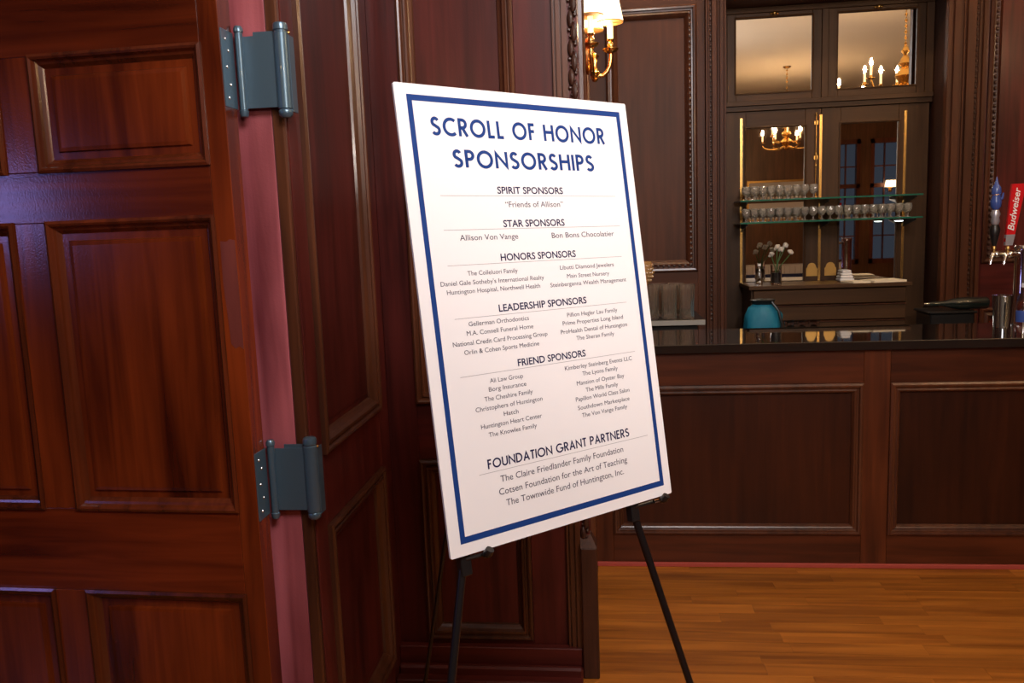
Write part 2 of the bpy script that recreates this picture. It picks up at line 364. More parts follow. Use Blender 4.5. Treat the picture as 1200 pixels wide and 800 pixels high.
# back wall: left panel, pilasters, niche, right panel
wb = thing('wall_back', 'dark wood panelled wall behind the bar with carved pilasters around the niche', 'wall', (0, 5.3, 0), kind='structure')
TB = plane((0, 5.3, 0), (1, 0, 0), (0, -1, 0))
P_CARVE = [(0, -.004), (.001, .012), (.012, .020), (.022, .018), (.026, .004), (.034, .004), (.05, .012), (.062, .004), (.075, -.010), (.075, -.02)]
panelled(TB, wb, (-.05, .66), (0, 3.0), [(.055, .612)], [(.30, 1.03), (1.305, 2.93)], BACK_V, BACK_H, WALL_M, P_CARVE, sunk=-.012, field=.09, rise=.0)
panelled(TB, wb, (2.29, 3.6), (0, 3.0), [(2.31, 3.40)], [(.30, 1.03), (1.30, 2.93)], WALL_V, WALL_H, WALL_M, P_CARVE, sunk=-.012, field=.09, rise=.0)
def beads(a, z0, z1, d, parent, T=TB):
    m = MB(); z = z0
    while z < z1: m.sphere(T(a, z, d), .011, 6, 1.3); z += .034
    m.build('bead_carving', CARVE, parent)
for a in (.568, 2.352): beads(a, 1.35, 2.90, .004, wb)
m = MB(); x = .60
while x > .1: m.sphere(TB(x, 1.345, .004), .011, 6); x -= .034
m.build('bead_carving', CARVE, wb)
def pilaster(a0, a1, flip=False):
    root = pbox(TB, a0, a1, 0, 3.0, -.03, .012, .002).build('pilaster', BACK_V, wb)
    W = a1-a0
    fr = [(0, .10, .030), (.13, .2, .02), (.30, .52, .034), (.56, .60, .022), (.68, .86, .030), (.90, 1, .02)]
    if flip: fr = [(1-b, 1-a, d) for a, b, d in fr]
    for f0, f1, d in fr: pbox(TB, a0+W*f0, a0+W*f1, 0, 3.0, .0125, d, .0015).build('reed', BACK_V, root)
    m = MB(); z = 1.0
    while z < 3: m.sphere(TB(a0+W*(.245 if not flip else .755), z, .014), .008, 6, 1.3); z += .03
    m.build('bead_carving', CARVE, root)
pilaster(.662, .786); pilaster(2.072, 2.288, True)
MB().box(.662, 2.288, 5.305, 5.62, 2.955, 3.05).build('niche_header', BACK_H, wb)
MB().box(.70, .786, 5.332, 5.62, 0, 2.955).build('niche_jamb', BACK_V, wb)
MB().box(2.105, 2.20, 5.332, 5.62, 0, 2.955).build('niche_jamb', CARVE, wb)  # darker wood than the left jamb: shade put into the colour
MB().box(.60, 2.30, 5.64, 5.68, 0, 3.05).build('niche_back', BACK_V, wb)
MB().box(-.15, 7, 5.305, 5.4, 3.05, ZC).build('upper_wall', WALL_V, wb)
MB().box(3.6, 7, 5.305, 5.4, 0, 3.05).build('side_filling', WALL_V, wb)
# other walls of the hall, seen only in mirrors and gloss
m = MB(); m.box(-4.6, -4.5, -6, -1.95, 0, ZC).box(-4.6, -4.5, -.95, 2.16, 0, ZC).box(-4.6, -4.5, -1.95, -.95, 0, 1.4).box(-4.6, -4.5, -1.95, -.95, 2.6, ZC)
struct('wall_far_left', m, WALL_V, 'dark wood hall wall to the left of the photographer', 'wall')
struct('wall_right', MB().box(7, 7.1, -6, 5.4, 0, ZC), WALL_V, 'dark wood hall wall to the right of the bar', 'wall')
WX = [(4.35, 5.15), (5.35, 6.15)]
m = MB().box(-4.5, 4.35, -6.1, -6, 0, ZC).box(6.15, 7, -6.1, -6, 0, ZC).box(4.35, 6.15, -6.1, -6, 0, .7).box(4.35, 6.15, -6.1, -6, 3.15, ZC).box(5.15, 5.35, -6.1, -6, .7, 3.15)
struct('wall_rear', m, wood('rear_wall_wood', (.10, .045, .02), (.20, .09, .04), 'Z', .4, .1), 'brown wood hall wall reflected in the bar mirrors', 'wall')
PANE = plain('window_pane_glass', (1, 1, 1), .02, 0, Transmission_Weight=1.0, IOR=1.05)
for i, (a, b) in enumerate(WX):
    wn = thing('window_%d' % (i+3), ['red-framed hall window reflected in the right mirror, outer one', 'red-framed hall window reflected in the right mirror, beside the small lamp'][i], 'window', (a, -6, .7), kind='structure')
    m = MB(); m.box(a, a+.07, -6.08, -5.97, .7, 3.15).box(b-.07, b, -6.08, -5.97, .7, 3.15).box(a, b, -6.08, -5.97, .7, .79).box(a, b, -6.08, -5.97, 3.06, 3.15).box(a, b, -6.08, -5.97, 2.2, 2.28)
    m.build('window_frame', FRAME_R, wn)
    for x in (a+.27, a+.53): MB().box(x-.012, x+.012, -6.05, -6.0, .79, 3.06).build('glazing_bar', FRAME_R, wn)
    for z in (1.25, 1.72, 2.62): MB().box(a+.07, b-.07, -6.045, -6.005, z-.012, z+.012).build('glazing_bar', FRAME_R, wn)
    MB().box(a+.06, b-.06, -6.028, -6.024, .76, 3.1).build('pane', PANE, wn)

# ---- mirrored doors and transoms in the niche
YN = 5.585
TN = plane((0, YN, 0), (1, 0, 0), (0, -1, 0))
SLIM = [(0, 0), (.001, .006), (.006, .008), (.011, .005), (.013, -.006), (.013, -.012)]
tr = thing('trim_1', 'brown wooden frame bars around the transom mirrors over the doors', 'trim', (.79, YN, 2.31), kind='structure')
for b in ((.787, 2.103, 2.313, 2.345, .012), (.787, 2.103, 2.345, 2.375, .026), (.787, 2.103, 2.895+.025, 2.954, .012)):
    pbox(TN, b[0], b[1], b[2], b[3], -.05, b[4], .002).build('rail', NICHE_H, tr)
for b in ((.787, .835), (1.425, 1.465), (2.055, 2.103)): pbox(TN, b[0], b[1], 2.376, 2.919, -.05, .012, .002).build('stile', NICHE_V, tr)
for i, (x0, x1, z0, z1, lab) in enumerate(((.836, 1.424, 2.376, 2.919, 'left transom mirror reflecting the pale ceiling'), (1.466, 2.054, 2.376, 2.919, 'right transom mirror reflecting the lit chandelier arms'))):
    t = thing('window_%d' % (i+1), lab, 'window', (x0, YN, z0), kind='structure')
    gx0, gx1 = ((.893, 1.366), (1.526, 2.004))[i]; gz0, gz1 = 2.428, 2.888
    for (a, b, c, d) in ((x0, gx0, z0, z1), (gx1, x1, z0, z1)): pbox(TN, a+.001, b, c, d, -.03, .004, .0015).build('stile', NICHE_V, t)
    for (c, d) in ((z0, gz0), (gz1, z1)): pbox(TN, gx0+.0005, gx1-.0005, c, d, -.03, .0035, .0015).build('rail', NICHE_H, t)
    ring(TN, gx0-.012, gx1+.012, gz0-.012, gz1+.012, SLIM).build('bead', NICHE_V, t)
    pbox(TN, gx0-.004, gx1+.004, gz0-.004, gz1+.004, -.012, -.008).build('mirror_pane', MIRROR, t)
    MB().sphere(TN((gx0+gx1)/2, gz1+.022, .012), .014, 10).sphere(TN((gx0+gx1)/2-.02, gz1+.022, .006), .008, 8).sphere(TN((gx0+gx1)/2+.02, gz1+.022, .006), .008, 8).build('catch', BRASS_D, t)
doors = []
for i, (x0, x1, gx0, gx1, gz0, gz1, lab) in enumerate(((.80, 1.428, .955, 1.33, 1.20, 2.205, 'left mirrored door behind the bar with brass bolt and push plate'), (1.430, 2.09, 1.550, 1.908, 1.20, 2.207, 'right mirrored door behind the bar, reflecting the hall windows'))):
    d = thing('door_%d' % (i+2), lab, 'door', (x0, YN, 0), kind='structure')
    for (a, b) in ((x0, gx0), (gx1, x1)): pbox(TN, a+.001, b, .02, 2.31, -.04, 0, .0015).build('stile', NICHE_V, d)
    for (c, e) in ((.02, .2), (1.0, gz0), (gz1, 2.31)): pbox(TN, gx0+.0005, gx1-.0005, c, e, -.04, -.0006, .0015).build('rail', NICHE_H, d)
    panel(TN, gx0, gx1, .2, 1.0, d, P_DOOR, NICHE_V, NICHE_V)
    ring(TN, gx0-.010, gx1+.010, gz0-.01, gz1+.010, SLIM).build('bead', NICHE_V, d)
    pbox(TN, gx0-.004, gx1+.004, gz0-.004, gz1+.004, -.016, -.010).build('mirror_pane', MIRROR, d)
    # arched brass push plate at the meeting stile
    px0, px1 = ((1.345, 1.415), (1.462, 1.535))[i]
    m = MB(); n = 9; cx = (px0+px1)/2; rr = (px1-px0)/2; out = [(px0, 1.235), (px1, 1.235), (px1, 1.285)]
    out += [(cx+rr*.8*math.cos(math.pi*q/n), 1.292+rr*.85*math.sin(math.pi*q/n)) for q in range(n+1)]+[(px0, 1.285)]
    vs = [TN(a, b, dd) for dd in (.001, .004) for a, b in out]; L = len(out)
    m.add(vs, [tuple(range(L-1, -1, -1)), tuple(range(L, 2*L))]+[(q, (q+1) % L, L+(q+1) % L, L+q) for q in range(L)])
    m.build('push_plate', BRASS_D, d)
    doors.append(d)
m = MB().tube([TN(1.396, 1.75, .012), TN(1.396, 2.285, .012)], .0045, 8)
for z in (1.765, 1.79, 1.95, 2.02, 2.13, 2.27): m.sphere(TN(1.396, z, .012), .009, 8)
m.sphere(TN(1.396, 1.745, .014), .014, 10)
for z in (1.80, 2.0, 2.22): m.box(1.384, 1.408, YN-.008, YN-.001, z-.012, z+.012)
m.build('flush_bolt', BRASS, doors[0])

# ================================================================== THINGS
# ---- shelf system
for k, x in enumerate((.925, 1.425, 1.945)):
    t = thing('shelf_standard', ['brass shelf standard at the left edge of the left mirrored door', 'brass shelf standard between the two mirrored doors', 'brass shelf standard at the right edge of the right mirrored door'][k], 'shelf standard', (x, YN-.006, 1.2), 'brass shelf standards')
    MB().box(x-.008, x+.008, YN-.010, YN-.001, 1.19, 2.27).build('channel', BRASS, t)
    for z in (1.728, 1.59):
        MB().add([(x-.004, YN-.010, z), (x+.004, YN-.010, z), (x-.004, YN-.010, z-.05), (x+.004, YN-.010, z-.05), (x-.004, 5.36, z), (x+.004, 5.36, z), (x-.004, 5.36, z-.012), (x+.004, 5.36, z-.012)], [(0, 1, 3, 2), (4, 6, 7, 5), (0, 4, 5, 1), (2, 3, 7, 6), (0, 2, 6, 4), (1, 5, 7, 3)]).build('bracket', BLACK_P, t)
for z, lab in ((1.733, 'upper green-edged glass shelf across the mirrored doors'), (1.595, 'lower green-edged glass shelf across the mirrored doors')):
    t = thing('glass_shelf', lab, 'shelf', (1.44, 5.44, z), 'glass bar shelves')
    MB().box(.875, 1.965, 5.303, 5.56, z-.0045, z+.0045).build('pane', GLASS_G, t)
    MB().box(.875, 1.965, 5.300, 5.3025, z-.0045, z+.0045).build('front_edge', EDGE_G, t)
prof = [(0, 0), (.019, 0), (.020, .002), (.006, .006), (.004, .012), (.004, .026), (.012, .032), (.020, .042), (.0235, .056), (.0235, .068), (.021, .084), (.0198, .084), (.0212, .068), (.0210, .056), (.017, .044), (.008, .037), (0, .036)]
n = 16; vs = []
for i, (r_, h) in enumerate(prof):
    for k in range(n):
        q = r_*(1.07 if (k+i) % 2 and 6 <= i <= 9 else 1); a = 2*math.pi*k/n; vs.append((q*math.cos(a), q*math.sin(a), h))
g0 = MB().add(vs, [(j*n+k, j*n+(k+1) % n, (j+1)*n+(k+1) % n, (j+1)*n+k) for j in range(len(prof)-1) for k in range(n)]).build('cordial_glass', GLASS_S)
first = [True]
def put(x, y, z, lab, grp):
    if first[0]: o = g0; first[0] = False
    else: o = g0.copy(); COL.objects.link(o)
    o.location = (x, y, z); o.rotation_euler.z = random.uniform(0, 6.28); tag(o, lab, 'glass', grp)
ROWN = ['front row', 'middle row', 'back row']
for shelf, z, ks in (('upper', 1.7380, (9, 9, 9)), ('lower', 1.6000, (20, 20, 20))):
    for row, y in enumerate((5.345, 5.397, 5.449)):
        for k in range(ks[row]):
            x = .915+k*.0515+random.uniform(-.0012, .0012)+row*.012
            zone = 'before the left mirror' if x < 1.31 else ('between the two mirrors' if x < 1.50 else 'before the right mirror')
            put(x, y, z, 'small stemmed glass in the %s of the %s glass shelf, %s' % (ROWN[row], shelf, zone), 'stemmed glasses, %s shelf %s %s' % (shelf, ROWN[row], zone))

# ceiling spots added for glints on the glasses; puck lamp under the lower shelf
for k, x in enumerate((.35, 1.05, 1.75)):
    t = thing('added_glint_spot', 'added ceiling spot for glints on the shelf glasses, %s of three' % ('left', 'middle', 'right')[k], 'lamp', (x, 4.62, ZC-.012), 'added glint spots above the bar aisle')
    MB().lathe([(.045, ZC-.012), (.06, ZC-.012), (.062, ZC-.001), (.045, ZC-.001), (.045, ZC-.012)], (x, 4.62, 0), 20).build('ring', BRASS_D, t)
    point('added_glint_light', (x, 4.62, ZC-.06), 30, (1, .80, .55), .035)
t = thing('puck_lamp', 'tiny white puck lamp under the right end of the lower glass shelf', 'lamp', (1.86, 5.40, 1.585))
MB().lathe([(0, 1.578), (.030, 1.578), (.030, 1.5895), (0, 1.5895)], (1.86, 5.40, 0), 18).build('housing', CHROME, t)
MB().lathe([(0, 1.572), (.020, 1.573), (.026, 1.5778), (0, 1.5778)], (1.86, 5.40, 0), 18).build('lens', emit('puck_lens', (.85, .97, 1), 6), t)
# ---- low cabinet in the niche
cab = thing('back_bar_cabinet', 'dark low wooden cabinet ledge below the mirrored doors', 'cabinet', (1.4, 5.25, 0))
MB().box(.93, 1.86, 5.24, 5.55, 0, 1.180).build('carcass', NICHE_H, cab)
MB().box(.91, 1.88, 5.20, 5.56, 1.182, 1.206, bev=.003).build('top', NICHE_H, cab)
for z0, z1 in ((1.085, 1.175), (.985, 1.075), (.6, .975)):
    MB().box(.94, 1.85, 5.215, 5.24, z0, z1, bev=.004).build('drawer', NICHE_H, cab)
for z in (1.078, .978): MB().box(.94, 1.85, 5.205, 5.24, z-.0035, z+.0025).build('bead', WALL_M, cab)
wt = thing('work_counter', 'dark work counter hidden behind the bar top, under the teal bag', 'counter', (1.5, 5.0, 0))
MB().box(.66, 2.28, 4.78, 5.195, .86, .90, bev=.003).build('worktop', BLACK_P, wt)
MB().box(.68, 2.26, 4.82, 5.19, 0, .858).build('body', WALL_V, wt)

# vase with white flowers, bottle, papers on the cabinet top
v = thing('flower_vase', 'glass vase of white flowers before the left mirror', 'vase', (1.10, 5.33, 1.206))
MB().lathe([(0, 1.206), (.034, 1.206), (.036, 1.212), (.034, 1.30), (.036, 1.33), (.033, 1.33), (.031, 1.30), (.032, 1.215), (0, 1.214)], (1.10, 5.33, 0), 16).build('vessel', GLASS, v)
MB().lathe([(0, 1.216), (.029, 1.216), (.029, 1.28), (0, 1.28)], (1.10, 5.33, 0), 14).build('dark_water', BLACK_P, v)
for (dx, dy2, h) in ((-.03, 0, .17), (.03, .01, .20), (.085, -.01, .18), (.0, -.02, .215), (.06, .02, .225)):
    MB().tube([(1.10, 5.33, 1.23), (1.10+dx*.25, 5.33+dy2, 1.23+h*.5), (1.10+dx, 5.33+dy2, 1.216+h)], .003, 6).build('stem', LEAF, v)
    m = MB()
    for q in range(6):
        a = q*math.pi/3; m.sphere((1.10+dx+.011*math.cos(a), 5.33+dy2+.009*math.sin(a), 1.22+h+random.uniform(-.006, .014)), .009, 7)
    m.sphere((1.10+dx, 5.33+dy2, 1.228+h), .015, 7).build('blossom', PETAL, v)
b = thing('clear_bottle', 'small clear bottle left of the flower vase on the cabinet', 'bottle', (.99, 5.30, 1.206))
MB().lathe([(0, 1.206), (.020, 1.206), (.021, 1.212), (.021, 1.275), (.010, 1.30), (.009, 1.325), (0, 1.325)], (.99, 5.30, 0), 14).build('body', GLASS, b)
MB().lathe([(0, 1.3255), (.0105, 1.3255), (.0105, 1.34), (0, 1.341)], (.99, 5.30, 0), 12).build('cap', WHITE_C, b)
def sheet(name, lab, pts, z, th, mat, cat, grp=None):
    m = MB(); n = len(pts); vs = [(x, y, z) for x, y in pts]+[(x, y, z+th) for x, y in pts]
    m.add(vs, [tuple(range(n-1, -1, -1)), tuple(range(n, 2*n))]+[(q, (q+1) % n, n+(q+1) % n, n+q) for q in range(n)])
    c = (sum(p[0] for p in pts)/n, sum(p[1] for p in pts)/n, z)
    return tag(m.build(name, mat, None, c), lab, cat, grp)
sheet('menu', 'cream printed menu lying at the right end of the cabinet ledge', [(1.66, 5.21), (1.86, 5.24), (1.84, 5.42), (1.62, 5.36)], 1.2065, .012, PAPER, 'paper', 'menus on the ledge')
sheet('menu', 'cream menu lying left of the other before the right mirror', [(1.54, 5.22), (1.64, 5.215), (1.60, 5.36), (1.50, 5.35)], 1.2065, .010, PAPER, 'paper', 'menus on the ledge')
m = MB(); 
for k in range(4): m.box(1.51+.004*k, 1.60-.006*k, 5.40, 5.50, 1.2065+.018*k, 1.224+.018*k, bev=.006)
tag(m.build('folded_napkin', WHITE_C, None, (1.55, 5.45, 1.2065)), 'folded white napkins behind the menus before the right mirror', 'napkin')

# teal bag and little glasses behind the bar
bag = thing('teal_bag', 'teal cloth bag with a black drawstring top behind the bar', 'bag', (.955, 5.0, .90))
m = MB(); n = 20; vs = []; lv = [(.085, .90), (.108, .93), (.112, .99), (.105, 1.05), (.085, 1.095), (.055, 1.115)]
for r, z in lv:
    for k in range(n):
        a = 2*math.pi*k/n; q = r*(1+.09*math.sin(5*a+z*26)+.05*math.sin(9*a-z*40)); vs.append((.955+q*math.cos(a), 5.0+q*.65*math.sin(a), z))
m.add(vs, [(j*n+k, j*n+(k+1) % n, (j+1)*n+(k+1) % n, (j+1)*n+k) for j in range(len(lv)-1) for k in range(n)]+[tuple(range(n-1, -1, -1)), tuple((len(lv)-1)*n+k for k in range(n))], True)
m.build('body', TEAL, bag)
m = MB(); m.lathe([(.056, 1.113), (.066, 1.125), (.078, 1.14), (.06, 1.145), (0, 1.13)], (.955, 5.0, 0), 14, sy=.7)
m.tube([(1.0, 4.96, 1.13), (1.035, 4.94, 1.08), (1.055, 4.94, 1.0), (1.05, 4.94, .93)], .008, 8); m.build('drawstring_collar', BLACK_P, bag)
p2 = [(0, 0), (.024, 0), (.026, .004), (.030, .085), (.0285, .085), (.0245, .010), (0, .009)]
gl = MB().lathe(p2, (0, 0, 0), 14).build('tumbler', GLASS); f2 = True
for k, (x, y) in enumerate([(1.10+.066*q, 4.95) for q in range(3)]+[(1.13+.066*q, 5.02) for q in range(3)]):
    o = gl if f2 else gl.copy()
    if not f2: COL.objects.link(o)
    f2 = False; o.location = (x, y, .9); o.scale = (1, 1, 1.35); tag(o, 'clear tumbler, %s of the %s row right of the teal bag' % (('leftmost', 'middle one', 'rightmost')[k % 3], ('front', 'back')[k//3]), 'glass', 'tumblers beside the teal bag')
# box carrying the bottle lying at right behind the bar
tb = thing('black_caddy', 'black rubber-lidded caddy behind the bar beneath the dark lying bottle', 'caddy', (1.96, 4.95, .9))
MB().box(1.86, 2.10, 4.86, 5.08, .9005, 1.045, bev=.006).build('body', BLACK_P, tb)
MB().box(1.85, 2.11, 4.85, 5.09, 1.0455, 1.058, bev=.003).build('lid', BLACK_P, tb)
DG = plain('dark_bottle_glass', (.012, .018, .016), .08, 0, Coat_Weight=1.0)
bt = thing('wine_bottle', 'dark glass bottle lying on its side behind the bar, left of the steel cup', 'bottle', (1.99, 4.94, 1.058))
MB().lathe([(0, .17), (.030, .17), (.036, .16), (.036, .02), (.030, -.02), (.016, -.07), (.0125, -.13), (.0125, -.15), (0, -.15)], (2.03, 4.94, 1.0950), 18, 'X').build('body', DG, bt)
MB().lathe([(0, -.150), (.009, -.150), (.008, -.178), (.010, -.18), (0, -.182)], (2.03, 4.94, 1.0950), 12, 'X').build('pourer', CHROME, bt)

# ---- left service shelf and its glasses
sh = thing('service_shelf', 'small black service shelf with pale edge behind the bar, beside the sign', 'shelf', (.25, 4.9, 0))
MB().box(-.045, .585, 4.74, 5.25, 1.03, 1.06, bev=.002).build('top', BLACK_P, sh)
MB().box(-.045, .586, 4.736, 4.7395, 1.030, 1.058).build('edge_strip', STONE, sh)
MB().box(-.045, .55, 4.80, 5.2, 0, 1.028).build('body', BLACK_P, sh)
MB().box(.20, .27, 4.795, 4.80, .955, 1.0).build('label_strip', BRASS, sh)
p3 = [(0, 0), (.040, 0), (.043, .006), (.040, .06), (.046, .17), (.048, .20), (.0455, .20), (.043, .17), (.037, .06), (.038, .016), (0, .014)]
n = 20; vs = []
for i, (r_, h) in enumerate(p3):
    for k in range(n):
        q = r_*(1.06 if k % 2 and i in (2, 3, 4, 5) else 1); a = 2*math.pi*k/n; vs.append((q*math.cos(a), q*math.sin(a), h))
g = MB().add(vs, [(j*n+k, j*n+(k+1) % n, (j+1)*n+(k+1) % n, (j+1)*n+k) for j in range(len(p3)-1) for k in range(n)]).build('fluted_glass', GLASS_T)
spots = [(.285, 4.80, 'tall clear glass nearest the sign edge on the service shelf'), (.386, 4.79, 'tall clear glass in the middle of the service shelf row'), (.487, 4.80, 'tall clear glass at the right end of the service shelf row'), (.335, 4.94, 'tall clear glass in the back row of the service shelf, left'), (.437, 4.95, 'tall clear glass in the back row of the service shelf, right')]
for k, (x, y, lab) in enumerate(spots):
    o = g if k == 0 else g.copy()
    if k: COL.objects.link(o)
    o.location = (x, y, 1.0605); tag(o, lab, 'glass', 'tall glasses on the service shelf')
gb = thing('cut_glass_goblet', 'amber cut glass goblet half hidden by the right edge of the sign', 'goblet', (.242, 4.88, 1.0605))
m = MB().lathe([(0, 0), (.042, 0), (.044, .004), (.010, .012), (.006, .03), (.006, .17), (.012, .185), (.036, .205), (.056, .245), (.060, .285), (.054, .335), (.051, .335), (.056, .285), (.052, .25), (.03, .21), (0, .195)], (.242, 4.88, 1.0605), 24)
m.build('bowl', GLASS_A, gb)
m = MB()
for j in range(5):
    z = 1.0605+.225+.022*j; r = [.047, .057, .060, .058, .0555][j]
    for k in range(16):
        a = 2*math.pi*(k+.5*(j % 2))/16; m.sphere((.242+r*math.cos(a), 4.88+r*math.sin(a), z), .0085, 6)
m.build('cut_facets', GLASS_A, gb)

# ---- bar counter
bar = thing('bar_counter', 'long dark mahogany bar front with moulded panels', 'bar', (1.5, 3.8, 0))
TBAR = plane((0, 3.758, 0), (1, 0, 0), (0, -1, 0))
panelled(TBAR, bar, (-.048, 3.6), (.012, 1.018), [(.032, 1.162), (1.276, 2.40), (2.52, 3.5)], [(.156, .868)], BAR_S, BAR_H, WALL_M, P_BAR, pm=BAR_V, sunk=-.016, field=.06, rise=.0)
MB().box(-.048, 3.6, 3.789, 4.20, .012, 1.018).build('carcass', BAR_V, bar)
MB().box(-.048, 3.6, 3.742, 3.757, .0005, .020, bev=.002).build('base_strip', RUNNER, bar, label='faded red strip along the foot of the bar')
top = thing('bar_top', 'glossy black stone bar top', 'worktop', (1.5, 4.0, 1.02))
MB().box(-.048, 3.62, 3.735, 4.29, 1.0190, 1.060, bev=.003).build('slab', GRANITE, top)

# beer tower, handles, cup, clear bottle
ZT = 1.0605
tw = thing('beer_tower', 'chrome beer tower at the right end of the bar top', 'beer tower', (2.02, 4.17, ZT))
MB().lathe([(0, ZT), (.041, ZT), (.041, ZT+.012), (.039, ZT+.018), (.038, ZT+.36), (.041, ZT+.362), (.041, ZT+.378), (.036, ZT+.385), (0, ZT+.387)], (2.012, 4.17, 0), 28).build('column', CHROME, tw)
def tap(x, y, z):
    t = MB().tube([(2.0, 4.165, z), (x+.01, y, z)], .010, 10).build('faucet', CHROME, tw)
    MB().lathe([(.012, -.012), (.017, -.006), (.017, .006), (.012, .012)], (x+.012, y, z), 14, 'X').build('collar', CHROME, t)
    MB().tube([(x, y, z+.002), (x-.012, y-.008, z-.012), (x-.022, y-.016, z-.048)], [.009, .009, .006], 10).build('spout', CHROME, t)
    MB().lathe([(.006, z), (.006, z+.022), (.010, z+.026), (.010, z+.034), (.007, z+.04)], (x, y, 0), 12).build('stem', BRASS_D, t)
    return t
tap(1.872, 4.16, ZT+.345); tap(1.915, 4.12, ZT+.345)
# red paddle handle with script lettering
def handle_T(x, y, z, lean):
    return lambda a, b, d: Vector((x+a+lean*b, y-d, z+b))
H = thing('red_tap_handle', 'red beer tap handle with white script lettering', 'tap handle', (1.915, 4.12, ZT+.385))
T1 = handle_T(1.915, 4.118, ZT+.388, .12)
m = MB(); lv = [(.014, .0), (.018, .02), (.020, .06), (.024, .14), (.028, .22), (.030, .285)]
vs = [T1(s*w_+(0), b, dd) for w_, b in lv for s, dd in ((-1, .008), (1, .008), (1, -.008), (-1, -.008))]
fs = [(j*4+k, j*4+(k+1) % 4, (j+1)*4+(k+1) % 4, (j+1)*4+k) for j in range(len(lv)-1) for k in range(4)]+[(0, 1, 2, 3), (20, 21, 22, 23)]
m.add(vs, fs).build('paddle', RED, H)
m = MB(); vs = [T1(x_, b, dd) for w_, b in [(.016, 0), (.020, .05)] for x_, dd in ((-w_, .0095), (w_, .0095), (w_, -.0095), (-w_, -.0095))]
m.add(vs, [(j*4+k, j*4+(k+1) % 4, (j+1)*4+(k+1) % 4, (j+1)*4+k) for j in range(1) for k in range(4)]+[(0, 1, 2, 3), (4, 5, 6, 7)]).build('silver_base', SILVER, H)

def text_mesh(txt, width, height_cap, weight=0, shear=0.0):
    """flat lettering mesh centred on x, baseline 0"""
    c = bpy.data.curves.new('t', 'FONT'); c.body = txt; c.size = 1; c.align_x = 'LEFT'; c.offset = weight; c.resolution_u = 3; c.fill_mode = 'FRONT'; c.shear = shear
    o = bpy.data.objects.new('t', c); COL.objects.link(o); dg = bpy.context.evaluated_depsgraph_get(); dg.update()
    me = bpy.data.meshes.new_from_object(o.evaluated_get(dg)); 
    xs = [v.co.x for v in me.vertices]; x0, x1 = min(xs), max(xs)
    CAP = .729
    out = [((v.co.x-x0)/(x1-x0)*width-width/2, v.co.y/CAP*height_cap) for v in me.vertices]
    fs = [tuple(p.vertices) for p in me.polygons]
    bpy.data.objects.remove(o); bpy.data.curves.remove(c); bpy.data.meshes.remove(me)
    return out, fs
vs, fs = text_mesh('Budweiser', .20, .030, .012, .35)
m = MB(); m.add([T1(.010-b, .068+(a+.10), .0092) for a, b in vs], fs); m.build('script_lettering', WHITE_C, H)
H2 = thing('blue_tap_handle', 'sculpted blue and silver beer tap handle left of the red one', 'tap handle', (1.872, 4.16, ZT+.385))
T2 = lambda h: (1.872-.05*h, 4.16, ZT+.386+h)
MB().lathe([(.009, 0), (.013, .02), (.020, .05), (.024, .075), (.016, .10)], T2(0), 12).build('dark_base', BLACK_P, H2)
MB().lathe([(.014, .101), (.020, .115), (.017, .135), (.022, .15), (.014, .17)], T2(0), 10).build('silver_body', SILVER, H2)
m = MB().lathe([(.013, .171), (.023, .185), (.025, .21), (.018, .235), (.022, .25), (.020, .275), (.010, .29), (.004, .315), (0, .33)], T2(0), 10)
m.tube([(1.877, 4.155, ZT+.60), (1.895, 4.15, ZT+.61), (1.900, 4.15, ZT+.635)], [.008, .007, .004], 8)
m.build('blue_figure', BLUE_E, H2)
MB().lathe([(.0155, .236), (.020, .240), (.019, .246), (.0155, .249)], T2(0), 12).build('gold_band', BRASS, H2)
cup = thing('steel_shaker_cup', 'polished steel shaker cup on the bar top beside the beer tower', 'cup', (1.938, 4.215, ZT))
cupx = (1.932, 4.19, ZT)
MB().lathe([(0, 0), (.036, 0), (.038, .003), (.045, .148), (.0465, .150), (.0465, .154), (.044, .154), (.0365, .006), (0, .006)], (1.895, 4.10, ZT), 28).build('body', CHROME, cup)
cb = thing('clear_water_bottle', 'clear plastic bottle with blue label in front of the beer tower', 'bottle', (1.893, 3.90, ZT))
MB().lathe([(0, 0), (.028, 0), (.031, .006), (.031, .12), (.029, .15), (.014, .185), (.012, .205), (0, .205)], (1.893, 3.90, ZT), 20).build('body', GLASS, cb)
MB().lathe([(.0316, .05), (.0320, .052), (.0320, .10), (.0316, .102)], (1.893, 3.90, ZT), 20).build('label_band', BLUE_E, cb)
MB().lathe([(0, .2055), (.014, .2055), (.014, .223), (0, .224)], (1.893, 3.90, ZT), 14).build('cap', WHITE_C, cb)

